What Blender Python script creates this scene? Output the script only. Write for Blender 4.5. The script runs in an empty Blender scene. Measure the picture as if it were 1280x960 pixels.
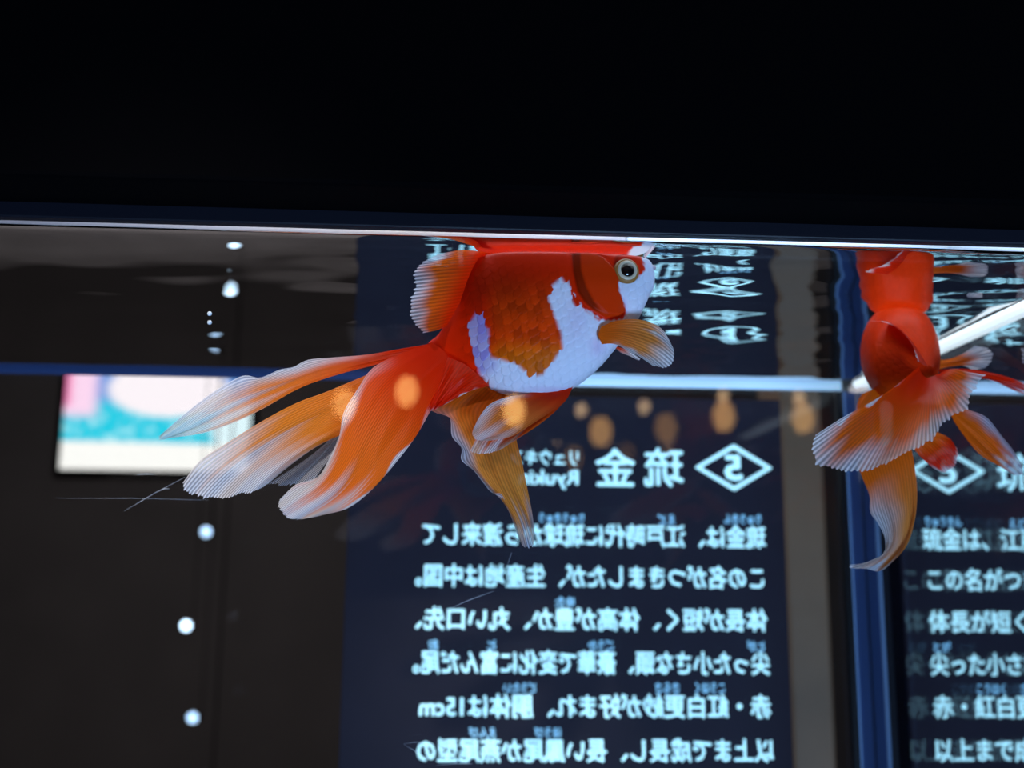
import bpy, bmesh, math, random
import numpy as np
from mathutils import Vector, Matrix

random.seed(7)
rng = np.random.default_rng(7)
S = bpy.context.scene
COL = S.collection

# ------------------------------------------------------------------ camera
F = 1300.0                       # focal length in pixels of a 1280 px wide frame
CAM = np.array([0.0, 0.0, 1.25])
yaw, pitch, roll = 0.0561, 0.1805, 0.0091
fw = np.array([math.sin(yaw)*math.cos(pitch), math.cos(yaw)*math.cos(pitch), math.sin(pitch)])
rt = np.array([math.cos(yaw), -math.sin(yaw), 0.0])
up = np.cross(rt, fw)
R_ = math.cos(roll)*rt + math.sin(roll)*up
U_ = -math.sin(roll)*rt + math.cos(roll)*up
cam_data = bpy.data.cameras.new('camera')
cam = bpy.data.objects.new('camera', cam_data); COL.objects.link(cam)
m = Matrix(((R_[0], U_[0], -fw[0], CAM[0]), (R_[1], U_[1], -fw[1], CAM[1]), (R_[2], U_[2], -fw[2], CAM[2]), (0, 0, 0, 1)))
cam.matrix_world = m
cam_data.sensor_width = 36.0; cam_data.lens = 36.0*F/1280.0
cam_data.clip_start = 0.01; cam_data.clip_end = 60
cam_data.dof.use_dof = True; cam_data.dof.focus_distance = 0.475; cam_data.dof.aperture_fstop = 6.3
S.camera = cam

def unp(px, py, d):
    """point on the vertical plane y = d seen at pixel (px, py); arrays welcome"""
    px = np.asarray(px, float); py = np.asarray(py, float); d = np.asarray(d, float)
    r = fw + np.multiply.outer((px-640)/F, R_) - np.multiply.outer((py-480)/F, U_)
    t = d/r[..., 1]
    return CAM + r*t[..., None]

# ------------------------------------------------------------------ world, lamps, exposure
W = bpy.data.worlds.new('world'); S.world = W; W.use_nodes = True
W.node_tree.nodes['Background'].inputs[0].default_value = (0.010, 0.012, 0.018, 1)
W.node_tree.nodes['Background'].inputs[1].default_value = 0.25
S.view_settings.view_transform = 'Standard'; S.view_settings.look = 'None'
S.view_settings.exposure = 0.0; S.view_settings.gamma = 1.0; S.view_settings.use_curve_mapping = False
S.cycles.max_bounces = 12; S.cycles.transparent_max_bounces = 32
S.cycles.glossy_bounces = 6; S.cycles.transmission_bounces = 6
S.cycles.caustics_reflective = True

DF = 0.45                                   # inner face of the front pane
H = float(unp(567, 296, DF)[2])             # water level
DB = float((H-CAM[2])/(unp(567, 472, 1.0)[2]-CAM[2]))   # back pane, inner face
DT = DB*1.045                               # the plane of the printed sign
PT = 0.010                                  # pane thickness
XO = float(unp(1052, 600, DT)[0])           # right pane, outer face
XW = XO-PT
XL = -0.62
ZB = CAM[2]-0.34                            # tank bottom

def area(name, loc, target, size, power, color, sy=None):
    d = bpy.data.lights.new(name, 'AREA'); d.energy = power; d.color = color
    d.shape = 'RECTANGLE'; d.size = size; d.size_y = sy or size
    o = bpy.data.objects.new(name, d); COL.objects.link(o); o.location = loc
    o.rotation_euler = (Vector(target)-Vector(loc)).to_track_quat('-Z', 'Y').to_euler()
    return o
area('tank_lamp_light', (0.10, 0.53, H+0.16), (0.10, 0.56, H-0.2), 0.60, 1.1, (0.80, 0.90, 1.0), 0.10)
sd_ = bpy.data.lights.new('gallery_spot', 'SPOT'); sd_.energy = 215; sd_.color = (1.0, .90, .80); sd_.spot_size = math.radians(5.4); sd_.spot_blend = .7; sd_.shadow_soft_size = .04  # added narrow fill that brightens the tail, no such lamp known
so_ = bpy.data.objects.new('gallery_spot', sd_); COL.objects.link(so_); so_.location = (-0.75, -1.5, 2.15)
so_.rotation_euler = (Vector((-0.085, .477, 1.296))-so_.location).to_track_quat('-Z', 'Y').to_euler()
area('front_spot_light', (0.60, -1.60, 2.25), (0.18, 0.50, 1.32), 0.30, 3.6, (1.0, 0.90, 0.82))  # added fill from behind the camera
area('neighbour_tank_glow', (0.40, -0.72, 0.52), (0.08, 0.47, 1.33), 0.32, 24.0, (0.34, 0.60, 1.0))  # added bluish fill from low in front, no tank stands there
area('room_light', (-1.0, 2.6, 2.85), (-1.0, 3.4, 0.0), 1.6, 44, (0.92, 0.93, 1.0))  # added fill to lift the far wall and floor
area('post_light', (0.9, 1.1, 2.7), (0.45, 1.35, 1.5), 0.25, 5.0, (1.0, 0.72, 0.45))

# ------------------------------------------------------------------ materials
def mat(name, color=(.5, .5, .5), rough=.5, metal=0, spec=.5, emit=None, es=0, coat=0):
    M = bpy.data.materials.new(name); M.use_nodes = True
    b = M.node_tree.nodes['Principled BSDF']
    b.inputs['Base Color'].default_value = (*color, 1)
    b.inputs['Roughness'].default_value = rough; b.inputs['Metallic'].default_value = metal
    b.inputs['Specular IOR Level'].default_value = spec
    b.inputs['Coat Weight'].default_value = coat
    if emit: b.inputs['Emission Color'].default_value = (*emit, 1); b.inputs['Emission Strength'].default_value = es
    return M

def noise_bump(M, scale, strength, colvar=0):
    n = M.node_tree.nodes; l = M.node_tree.links; b = n['Principled BSDF']
    t = n.new('ShaderNodeTexCoord'); x = n.new('ShaderNodeTexNoise'); x.inputs['Scale'].default_value = scale
    l.new(t.outputs['Object'], x.inputs['Vector'])
    bp = n.new('ShaderNodeBump'); bp.inputs['Strength'].default_value = strength; bp.inputs['Distance'].default_value = .002
    l.new(x.outputs['Fac'], bp.inputs['Height']); l.new(bp.outputs['Normal'], b.inputs['Normal'])
    if colvar:
        c = b.inputs['Base Color'].default_value[:3]
        mx = n.new('ShaderNodeMix'); mx.data_type = 'RGBA'
        mx.inputs[6].default_value = (*[v*(1-colvar) for v in c], 1); mx.inputs[7].default_value = (*[v*(1+colvar) for v in c], 1)
        l.new(x.outputs['Fac'], mx.inputs[0]); l.new(mx.outputs[2], b.inputs['Base Color'])
    return M

def clear(name, ior, tint=(1, 1, 1), rough=0.0):
    """clear sheet: mirror share from the Fresnel law (total reflection when seen from the dense side)"""
    M = bpy.data.materials.new(name); M.use_nodes = True
    n = M.node_tree.nodes; l = M.node_tree.links; n.clear()
    o = n.new('ShaderNodeOutputMaterial'); mx = n.new('ShaderNodeMixShader'); fr = n.new('ShaderNodeFresnel')
    t = n.new('ShaderNodeBsdfTransparent'); g = n.new('ShaderNodeBsdfGlossy')
    fr.inputs['IOR'].default_value = ior; t.inputs[0].default_value = (*tint, 1); g.inputs['Roughness'].default_value = rough
    l.new(fr.outputs[0], mx.inputs[0]); l.new(t.outputs[0], mx.inputs[1]); l.new(g.outputs[0], mx.inputs[2]); l.new(mx.outputs[0], o.inputs[0])
    return M

M_black = noise_bump(mat('black_plastic', (.0006, .0006, .0010), .8, spec=.02), 900, .03)
M_rim = noise_bump(mat('rim_plastic', (.006, .006, .011), .45, spec=.2), 900, .05)
M_pane = clear('clear_pane', 1.34)
M_front = clear('front_pane_clear', 1.60)
_n = M_front.node_tree.nodes; _l = M_front.node_tree.links          # two-sided Schlick curve: air lies on both sides of the pane's reflections
_w = _n.new('ShaderNodeLayerWeight'); _w.inputs[0].default_value = .5
_p = _n.new('ShaderNodeMath'); _p.operation = 'POWER'; _p.inputs[1].default_value = 5
_a = _n.new('ShaderNodeMath'); _a.operation = 'MULTIPLY_ADD'; _a.inputs[1].default_value = .94; _a.inputs[2].default_value = .055
_l.new(_w.outputs['Facing'], _p.inputs[0]); _l.new(_p.outputs[0], _a.inputs[0])
_l.new(_a.outputs[0], [x for x in _n if x.type == 'MIX_SHADER'][0].inputs[0])
M_side = clear('clear_side_pane', 1.36, (.97, .985, 1))
M_contact = bpy.data.materials.new('side_pane_inner'); M_contact.use_nodes = True
_n = M_contact.node_tree.nodes; _l = M_contact.node_tree.links; _n.clear()
_o = _n.new('ShaderNodeOutputMaterial'); _m = _n.new('ShaderNodeMixShader'); _m.inputs[0].default_value = .06
_t = _n.new('ShaderNodeBsdfTransparent'); _g = _n.new('ShaderNodeBsdfGlossy'); _g.inputs['Roughness'].default_value = 0
_l.new(_t.outputs[0], _m.inputs[1]); _l.new(_g.outputs[0], _m.inputs[2]); _l.new(_m.outputs[0], _o.inputs[0])
M_water = clear('water_skin', 1.33, (.98, .99, 1))
M_seam = mat('blue_seam', (.025, .065, .22), .3, spec=.4, emit=(.03, .08, .25), es=.09)  # faint emission stands in for light caught in the acrylic edge
M_darkseam = mat('dark_seam', (.004, .007, .012), .4)
M_strip = mat('led_strip', (.8, .9, 1), .3, emit=(.32, .62, .92), es=.58)  # emission stands in for lamp light caught at the back water line
M_sidestrip = mat('side_strip', (.8, .9, 1), .3, emit=(.80, .94, 1.0), es=1.1)  # likewise glows in place of lamp light, along the right water line
M_bluetrim = mat('blue_trim', (.02, .045, .14), .25, spec=.6, emit=(.03, .06, .17), es=.16)  # trim given a faint glow in place of reflected light
M_tube = mat('lamp_tube', (.9, .9, 1), .3, emit=(.45, .70, 1.0), es=.8)
M_sign = noise_bump(mat('navy_sign_face', (.006, .007, .014), .6, spec=.1, emit=(.0080, .0100, .022), es=.8), 30, .02, .3)
M_text = mat('text_glow', (.4, .7, .8), .5, emit=(.42, .84, .97), es=1.2)
M_texts = mat('small_text_glow', (.3, .6, .8), .5, emit=(.18, .48, .74), es=.9)
M_wall = noise_bump(mat('dark_brown_wall', (.055, .046, .044), .8), 3, .2, .25)
M_floor = noise_bump(mat('dark_floor', (.36, .32, .31), .5), 4, .1, .3)
M_ceil = mat('dark_ceiling', (.02, .02, .02), .9)
M_wood = noise_bump(mat('warm_wood', (.26, .155, .085), .55), 12, .2, .25)
M_metal = mat('dark_metal', (.02, .02, .022), .35, .8)
M_led = mat('cold_spot_lens', (.8, .9, 1), .3, emit=(.55, .78, 1.0), es=6)
M_gold = mat('gold', (.6, .4, .15), .4, .6)

# ------------------------------------------------------------------ mesh helpers
def link(name, me, M=None, parent=None, smooth=True):
    o = bpy.data.objects.new(name, me); COL.objects.link(o)
    if M: me.materials.append(M)
    if parent: o.parent = parent
    if smooth: me.polygons.foreach_set('use_smooth', [True]*len(me.polygons))
    return o
def tag(o, label=None, cat=None, group=None, kind=None):
    if label: o['label'] = label
    if cat: o['category'] = cat
    if group: o['group'] = group
    if kind: o['kind'] = kind
    return o
def empty(name, loc=(0, 0, 0)):
    o = bpy.data.objects.new(name, None); COL.objects.link(o); o.location = loc; o.empty_display_size = .05
    EM[o.name] = Vector(loc); return o
EM = {}
def rel(parent, pts):
    """world points into the parent's frame (parents are only ever translated)"""
    off = EM.get(parent.name) if parent else None
    return np.asarray(pts, float) - (np.array(off) if off is not None else 0)
def box(name, x0, x1, y0, y1, z0, z1, M, parent=None, bev=0.0):
    bm = bmesh.new(); bmesh.ops.create_cube(bm, size=1)
    for v in bm.verts:
        v.co = Vector(((x0+x1)/2+v.co.x*(x1-x0), (y0+y1)/2+v.co.y*(y1-y0), (z0+z1)/2+v.co.z*(z1-z0)))
    if bev: bmesh.ops.bevel(bm, geom=bm.edges[:], offset=bev, segments=2, affect='EDGES', profile=.5)
    if parent:
        off = EM.get(parent.name)
        if off is not None: bmesh.ops.translate(bm, verts=bm.verts, vec=-off)
    me = bpy.data.meshes.new(name); bm.to_mesh(me); bm.free()
    return link(name, me, M, parent, smooth=False)
def lathe(name, prof, M, parent=None, loc=(0, 0, 0), n=24, axis='Z'):
    """prof: (radius, height) from bottom to top, in the parent's frame"""
    vs, fs = [], []
    for (r, z) in prof:
        for k in range(n):
            a = 2*math.pi*k/n; p = (r*math.cos(a), r*math.sin(a), z)
            if axis == 'Y': p = (p[0], -p[2], p[1])
            vs.append((p[0]+loc[0], p[1]+loc[1], p[2]+loc[2]))
    for i in range(len(prof)-1):
        for k in range(n):
            fs.append((i*n+k, i*n+(k+1) % n, (i+1)*n+(k+1) % n, (i+1)*n+k))
    fs.append(tuple(range(n))[::-1]); fs.append(tuple((len(prof)-1)*n+k for k in range(n)))
    me = bpy.data.meshes.new(name); me.from_pydata(vs, [], fs); me.update()
    return link(name, me, M, parent)
def tube(name, pts, r, M, parent=None, n=8):
    pts = rel(parent, pts); vs, fs = [], []
    r = np.broadcast_to(np.asarray(r, float), (len(pts),))
    for i, p in enumerate(pts):
        t = pts[min(i+1, len(pts)-1)]-pts[max(i-1, 0)]; t = t/np.linalg.norm(t)
        a = np.cross(t, [0, 0, 1.]) if abs(t[2]) < .9 else np.cross(t, [1., 0, 0]); a /= np.linalg.norm(a); b = np.cross(t, a)
        for k in range(n):
            q = 2*math.pi*k/n; vs.append(tuple(p+r[i]*(math.cos(q)*a+math.sin(q)*b)))
    for i in range(len(pts)-1):
        for k in range(n): fs.append((i*n+k, i*n+(k+1) % n, (i+1)*n+(k+1) % n, (i+1)*n+k))
    fs.append(tuple(range(n))[::-1]); fs.append(tuple((len(pts)-1)*n+k for k in range(n)))
    me = bpy.data.meshes.new(name); me.from_pydata(vs, [], fs); me.update()
    return link(name, me, M, parent)
def grid_mesh(name, P, wrap=False, attrs=None, caps=False):
    """P: (ni, nj, 3) -> mesh; wrap joins the j ends; attrs: {name: (ni,nj) or (ni,nj,3)}"""
    ni, nj = P.shape[:2]
    me = bpy.data.meshes.new(name)
    I, J = np.meshgrid(np.arange(ni-1), np.arange(nj if wrap else nj-1), indexing='ij')
    J2 = (J+1) % nj
    q = np.stack([I*nj+J, I*nj+J2, (I+1)*nj+J2, (I+1)*nj+J], -1).reshape(-1, 4)
    me.vertices.add(ni*nj); me.vertices.foreach_set('co', P.reshape(-1).astype(np.float32))
    me.loops.add(len(q)*4); me.loops.foreach_set('vertex_index', q.reshape(-1).astype(np.int32))
    me.polygons.add(len(q)); me.polygons.foreach_set('loop_start', (np.arange(len(q))*4).astype(np.int32))
    try: me.polygons.foreach_set('loop_total', np.full(len(q), 4, np.int32))
    except Exception: pass
    me.update(calc_edges=True); me.validate()
    for k, A in (attrs or {}).items():
        if A.ndim == 3:
            at = me.attributes.new(k, 'FLOAT_COLOR', 'POINT')
            c = np.ones((ni*nj, 4), np.float32); c[:, :3] = A.reshape(-1, 3); at.data.foreach_set('color', c.reshape(-1))
        else:
            at = me.attributes.new(k, 'FLOAT', 'POINT'); at.data.foreach_set('value', A.reshape(-1).astype(np.float32))
    return me

def smooth_line(pts, n):
    """Catmull-Rom through the points, resampled evenly to n points (any dimension)"""
    p = np.asarray(pts, float)
    if len(p) == 2: return p[0]+(p[1]-p[0])*np.linspace(0, 1, n)[:, None]
    q = np.vstack([2*p[0]-p[1], p, 2*p[-1]-p[-2]]); out = []
    for i in range(1, len(q)-2):
        a, b, c, d = q[i-1], q[i], q[i+1], q[i+2]
        for t in np.linspace(0, 1, 24, endpoint=False):
            out.append(.5*((2*b)+(-a+c)*t+(2*a-5*b+4*c-d)*t*t+(-a+3*b-3*c+d)*t**3))
    out.append(q[-2]); out = np.array(out)
    s = np.r_[0, np.cumsum(np.linalg.norm(np.diff(out, axis=0), axis=1))]
    t = np.linspace(0, s[-1], n)
    return np.stack([np.interp(t, s, out[:, k]) for k in range(out.shape[1])], 1)
def sm(x, a, b):
    t = np.clip((x-a)/(b-a), 0, 1); return t*t*(3-2*t)

# ------------------------------------------------------------------ room
RX0, RX1, RY0, RY1, RZ = -4.2, 3.6, -3.2, 5.4, 3.0
tag(box('floor', RX0, RX1, RY0, RY1, -.05, 0, M_floor), kind='structure')
tag(box('ceiling', RX0, RX1, RY0, RY1, RZ, RZ+.05, M_ceil), kind='structure')
tag(box('wall_back', RX0, RX1, RY1, RY1+.08, 0, RZ, M_wall), kind='structure')
tag(box('wall_left', RX0-.08, RX0, RY0, RY1, 0, RZ, M_wall), kind='structure')
tag(box('wall_right', RX1, RX1+.08, RY0, RY1, 0, RZ, M_wall), kind='structure')
tag(box('wall_front', RX0, RX1, RY0-.08, RY0, 0, RZ, M_wall), kind='structure')

# warm wooden post behind the tank
pd = 1.25
pxl, pxr = unp(984, 700, pd)[0], unp(1034, 700, pd)[0]
post = empty('wooden_post', ((pxl+pxr)/2, pd+.05, 0)); tag(post, 'brown wooden post standing behind the tank, right of the glowing sign', 'post')
box('shaft', pxl, pxr, pd, pd+.10, .08, RZ-.10, M_wood, post, .003)
box('base', pxl-.02, pxr+.02, pd-.02, pd+.12, 0, .08, M_wood, post, .004)
box('capital', pxl-.02, pxr+.02, pd-.02, pd+.12, RZ-.10, RZ, M_wood, post, .004)

# ------------------------------------------------------------------ aquarium
aq = empty('aquarium', (0, .62, 0)); tag(aq, 'large glass aquarium tank with black rim and black canopy', 'aquarium')
box('front_pane', XL, XO, DF-PT, DF, ZB, H+.09, M_front, aq)
bp_ = box('back_pane', XL, XO, DB, DB+PT, ZB, H+.09, M_pane, aq)
rp = box('right_pane', XW, XO, DF+.0005, DB-.0005, ZB, H+.09, M_side, aq)
rp.data.materials.append(M_contact)
for p_ in rp.data.polygons:
    if p_.normal.x < -.5: p_.material_index = 1
box('left_pane', XL-PT, XL, DF-PT, DB+PT, ZB, H+.09, M_pane, aq)
box('bottom_panel', XL, XO, DF, DB, ZB-.02, ZB, M_black, aq)
box('cabinet', XL-.03, XO+.03, DF-.03, DB+.03, 0, ZB-.02, M_black, aq, .004)
zl0 = float(unp(567, 291.2, DF-PT-.0003)[2]); zl1 = float(unp(567, 269.5, DF-PT-.006)[2])
box('front_rim', XL-.03, XO+.6, DF-PT-.006, DF-PT-.0003, zl0, zl1+.03, M_rim, aq, .0008)
zc = float(unp(567, 269.5, DF-PT-.0065)[2])
box('canopy_front', XL-.9, XO+.9, DF-PT-.04, DF-PT-.0065, zc, zc+.62, M_black, aq, .002)
box('canopy_top', XL-.9, XO+.9, DF-PT-.006, DB+.05, zc+.58, zc+.62, M_black, aq, .002)
# back edge: painted-in light on the right, blue trim on the left
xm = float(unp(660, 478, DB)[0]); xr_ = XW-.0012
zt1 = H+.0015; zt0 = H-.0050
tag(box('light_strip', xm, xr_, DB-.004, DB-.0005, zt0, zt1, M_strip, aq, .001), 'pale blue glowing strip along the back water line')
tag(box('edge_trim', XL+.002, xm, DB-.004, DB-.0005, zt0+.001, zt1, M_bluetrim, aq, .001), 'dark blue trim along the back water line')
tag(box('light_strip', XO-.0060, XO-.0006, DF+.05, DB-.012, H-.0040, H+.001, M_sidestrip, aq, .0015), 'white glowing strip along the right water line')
tag(box('corner_seam', XW-.007, XW-.0018, DB-.008, DB-.0005, ZB, H-.006, M_darkseam, aq, .001), 'dark sealed seam in the back right corner')
tag(box('seam_edge', XW-.0016, XW-.0004, DB-.0065, DB-.0005, ZB, H-.006, mat('seam_highlight', (.10, .22, .5), .25, emit=(.10, .24, .55), es=.45), aq, 0), 'thin light blue line of the pane edge')  # glowing sliver in place of the highlight on the edge
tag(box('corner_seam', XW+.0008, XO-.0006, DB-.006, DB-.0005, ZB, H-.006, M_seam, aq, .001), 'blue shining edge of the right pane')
# tubes added above the water to brighten the front water line
tube('lamp_tube', [(.1085, .63, H+.061), (.135, .63, H+.061), (XO-.0008, .63, H+.061)], [.003, .0048, .0048], M_tube, aq, 16)
tube('lamp_tube', [(XL+.05, .66, H+.070), (-.02, .66, H+.070), (.108, .635, H+.062)], [.006, .006, .005], mat('dim_tube', (.8, .7, .7), .3, emit=(.42, .30, .30), es=.13), aq, 16)
# scratches on the front pane
M_scr = mat('scratch_white', (.7, .75, .85), .4, emit=None)
for k, (a, b, r) in enumerate([((557, 763), (617, 739), .00007), ((155, 639), (232, 596), .00005), ((700, 350), (712, 362), .00004),
                               ((170, 594), (192, 593), .00007), ((200, 613), (212, 611), .00006), ((505, 930), (530, 928), .00005),
                               ((505, 931), (528, 946), .00005), ((545, 957), (590, 955), .00006), ((70, 623), (260, 625), .00003), ((640, 690), (634, 708), .00006)]):
    A = unp(*a, DF-PT-.0001); B = unp(*b, DF-PT-.0001); md = (A+B)/2+np.array([0, 0, .0004])
    tube('scratch', [A, md, B], [r*.4, r, r*.4], M_scr, aq, 5)

# water skin with ripples and the curved-up edge at the panes
nx, ny = 640, 280
xs = np.linspace(XL+.0005, XW-.0002, nx); tt = np.linspace(0, 1, ny)
ys = DF+.0002+(DB-DF-.0006)*(tt**1.5*.85+tt*.15)
X, Y = np.meshgrid(xs, ys, indexing='ij')
Z = np.zeros_like(X)
amp = .16+.84*sm(X, -.14, .10)
for k in range(26):
    lam = rng.uniform(.022, .085); a = rng.normal(math.pi/2, .62); ph = rng.uniform(0, 6.28)
    sl = .0066*rng.uniform(.5, 1.2)*(lam/.04)**.35
    Z += sl*lam/6.283*np.sin(6.283*(X*math.cos(a)+Y*math.sin(a))/lam+ph)
Z *= amp
Z += .0016*np.exp(-(Y-DF)/.0016)
Z += H
wm = grid_mesh('water_surface', np.stack([X, Y, Z], -1)[:, ::-1][::-1] if False else np.stack([X, Y, Z], -1))
ws = link('water_surface', wm, M_water)
if wm.polygons[1000].normal.z < 0: wm.flip_normals()
tag(ws, 'rippled clear water surface seen from below, mirroring the sign', 'water', kind='stuff')

# ------------------------------------------------------------------ sign behind the back pane
SY = DT
sx0, sx1 = float(unp(430, 760, SY)[0]), float(unp(983, 700, SY)[0])
sz1 = float(unp(567, 492, SY)[2])
sign = empty('information_sign', ((sx0+sx1)/2, SY, ZB-.02)); tag(sign, 'dark navy sign with glowing pale blue Japanese writing, seen from behind the back pane', 'sign')
box('support', .165, .212, .965, 1.0, 0, 1.36, M_black, sign, .002)  # unseen column added to block the spotlights' mirror image in the right pane
box('sign_panel', sx0, sx1, SY+.0012, SY+.008, ZB-.02, sz1, M_sign, sign, .001)

def text_mesh(body, size, bold=0.0):
    c = bpy.data.curves.new('t', 'FONT'); c.body = body; c.size = size; c.extrude = 0
    c.resolution_u = 2
    o = bpy.data.objects.new('t', c); COL.objects.link(o)
    dg = bpy.context.evaluated_depsgraph_get(); me = bpy.data.meshes.new_from_object(o.evaluated_get(dg))
    bpy.data.objects.remove(o); bpy.data.curves.remove(c)
    # heavier strokes: the same print laid over itself with small shifts
    nvv = len(me.vertices); co = np.empty(nvv*3); me.vertices.foreach_get('co', co); co = co.reshape(-1, 3)
    fs = [tuple(p.vertices) for p in me.polygons]; allv = []; allf = []
    for q, (dx, dy) in enumerate([(0, 0)]+[(bold*math.cos(a), bold*math.sin(a)) for a in np.arange(6)*math.pi/3]):
        allv += [(x+dx, y+dy, q*.00003) for x, y, z in co.tolist()]; allf += [tuple(i+q*nvv for i in f) for f in fs]
    m2 = bpy.data.meshes.new('t'); m2.from_pydata(allv, [], allf); m2.update(); bpy.data.meshes.remove(me)
    return m2
def put_text(name, body, L, Rr, yt, yb, M, label=None, bold=.02):
    """writing mirrored, between pixel columns L and Rr (first character at Rr), rows yt..yb at its right end"""
    me = text_mesh(body, 1.0, bold)
    co = np.empty(len(me.vertices)*3); me.vertices.foreach_get('co', co); co = co.reshape(-1, 3)
    lo, hi = co.min(0), co.max(0)
    xr, xl = unp(Rr, (yt+yb)/2, SY)[0], unp(L, (yt+yb)/2, SY)[0]
    zt, zb = unp(Rr, yt, SY)[2], unp(Rr, yb, SY)[2]
    sx = (xr-xl)/(hi[0]-lo[0]); sz = (zt-zb)/(hi[1]-lo[1])
    out = np.stack([xr-(co[:, 0]-lo[0])*sx, SY-.0002+(co[:, 2]-lo[2])*1.0, zb+(co[:, 1]-lo[1])*sz], 1)
    out = rel(sign, out)
    me.vertices.foreach_set('co', out.reshape(-1)); me.update()
    o = link(name, me, M, sign, smooth=False)
    if label: o['label'] = label
    return o
rows = [('琉金は、江戸時代に琉球から渡来して', 528, 957, 657, 686),
        ('この名がつきましたが、生産地は中国。', 519, 955, 708, 737),
        ('体長が短く、体高が豊か、丸い口先、', 519, 959, 761, 790),
        ('尖った小さな頭、豪華で変化に富んだ尾。', 516, 962, 814, 844),
        ('赤・紅白更紗が好まれ、胴体は15cm', 524, 964, 868, 898),
        ('以上まで成長し、長い鳳尾か燕尾型の', 521, 967, 923, 953)]
for b, L, Rr, yt, yb in rows: put_text('text_line', b, L, Rr, yt, yb, M_text, bold=.022)
ruby = [('りゅうきん', 905, 951, 643, 656), ('えど', 822, 844, 643, 656), ('りゅうきゅう', 674, 730, 642, 654),
        ('ゆた', 694, 718, 746, 759), ('とが', 934, 956, 801, 814), ('ごうか', 735, 767, 800, 813), ('と', 609, 620, 800, 812), ('お', 535, 548, 799, 812),
        ('こうはく', 869, 906, 853, 867), ('さらさ', 819, 849, 853, 867), ('どうたい', 629, 670, 853, 866),
        ('ほうび', 668, 701, 909, 922), ('えんび', 586, 620, 909, 922)]
for b, L, Rr, yt, yb in ruby: put_text('small_text', b, L, Rr, yt, yb, M_texts, bold=.03)
put_text('heading_text', '琉', 805, 854, 560, 609, M_text, bold=.012)
put_text('heading_text', '金', 744, 794, 561, 608, M_text, bold=.012)
put_text('heading_text', 'リュウキン', 638, 723, 563, 582, M_text, bold=.02)
put_text('heading_text', 'Ryukin', 648, 723, 588, 612, M_text, bold=.02)
put_text('numeral', '5', 905, 928, 569, 601, M_text, bold=.03)
# rhombus round the number
c4 = [(917, 555), (966, 585), (918, 614), (868, 584)]
ring = []
for i in range(4):
    a, b = np.array(c4[i], float), np.array(c4[(i+1) % 4], float)
    for t in (.0, .04, .5, .96): ring.append(a+(b-a)*t if t else a+(np.array([917, 585.])-a)*.02)
ctr = np.array([917, 585.])
outer = np.array(ring); inner = ctr+(outer-ctr)*np.array([.82, .80])
vs = []; fs = []
for dy in (0, .0004):
    for R2 in (outer, inner): vs += [tuple(v) for v in rel(sign, unp(R2[:, 0], R2[:, 1], SY-.0003)+np.array([0, dy, 0]))]
n = len(outer)
for k in range(n):
    j = (k+1) % n
    fs += [(k, j, n+j, n+k), (2*n+k, 3*n+k, 3*n+j, 2*n+j), (k, 2*n+k, 2*n+j, j), (n+k, n+j, 3*n+j, 3*n+k)]
me = bpy.data.meshes.new('diamond_outline'); me.from_pydata(vs, [], fs); me.update()
link('diamond_outline', me, M_text, sign, smooth=False)

# ------------------------------------------------------------------ screen on the far wall
sd = RY1-.05
c = [unp(84, 470, sd), unp(316, 472, sd), unp(305, 596, sd), unp(74, 582, sd)]
sX0, sX1 = c[3][0], c[1][0]; sZ1, sZ0 = c[0][2]+.02, unp(190, 588, sd)[2]
scr = empty('wall_screen', ((sX0+sX1)/2, sd, sZ0)); tag(scr, 'bright screen in white, pink and turquoise on the far left wall behind the tank', 'screen')
box('bezel', sX0-.03, sX1+.03, sd+.002, sd+.045, sZ0-.03, sZ1+.03, M_black, scr, .005)
gx, gz = 120, 70
UX, UZ = np.meshgrid(np.linspace(0, 1, gx), np.linspace(0, 1, gz), indexing='ij')
colr = np.zeros((gx, gz, 3)); nz = rng.normal(0, 1, (gx, gz))
for _ in range(4): nz = (nz+np.roll(nz, 1, 0)+np.roll(nz, -1, 0)+np.roll(nz, 1, 1)+np.roll(nz, -1, 1))/5
nz /= nz.std()
def mixc(m_, cc):
    global colr; colr = colr*(1-m_[..., None])+np.array(cc)*m_[..., None]
mixc(np.ones_like(UX), (.02, .62, .80))
mixc(sm(nz, .3, 1.6)*.6, (.55, .95, 1.0))
mixc(sm(UZ, .62, .80)*(1-sm(UX, .10, .40)*.0), (.10, .30, .75))
mixc(1-sm(((UX-.55)/.34)**2+((UZ-.84)/.30)**2, .7, 1.15), (1.0, .93, .97))
mixc((1-sm(UX, .12, .22))*sm(UZ, .48, .62), (1.0, .70, .90))
mixc((1-sm(UX, .0, .06))*sm(UZ, .6, .7), (.9, .2, .45))
mixc((1-sm(((UX-.92)/.14)**2+((UZ-.45)/.3)**2, .6, 1.2)), (.75, .95, 1.0))
mixc(1-sm(UZ+.02*UX, .27, .31), (1.0, 1.0, .96))
P = np.stack([sX0+(sX1-sX0)*UX, np.full_like(UX, sd), sZ0+(sZ1-sZ0)*UZ], -1)
me = grid_mesh('display', rel(scr, P), attrs={'col': colr})
Md = bpy.data.materials.new('display_glow'); Md.use_nodes = True
n_ = Md.node_tree.nodes; n_.clear(); e = n_.new('ShaderNodeEmission'); o_ = n_.new('ShaderNodeOutputMaterial'); at = n_.new('ShaderNodeAttribute'); at.attribute_name = 'col'
Md.node_tree.links.new(at.outputs['Color'], e.inputs[0]); Md.node_tree.links.new(e.outputs[0], o_.inputs[0]); e.inputs[1].default_value = 1.15
link('display', me, Md, scr)

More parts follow.
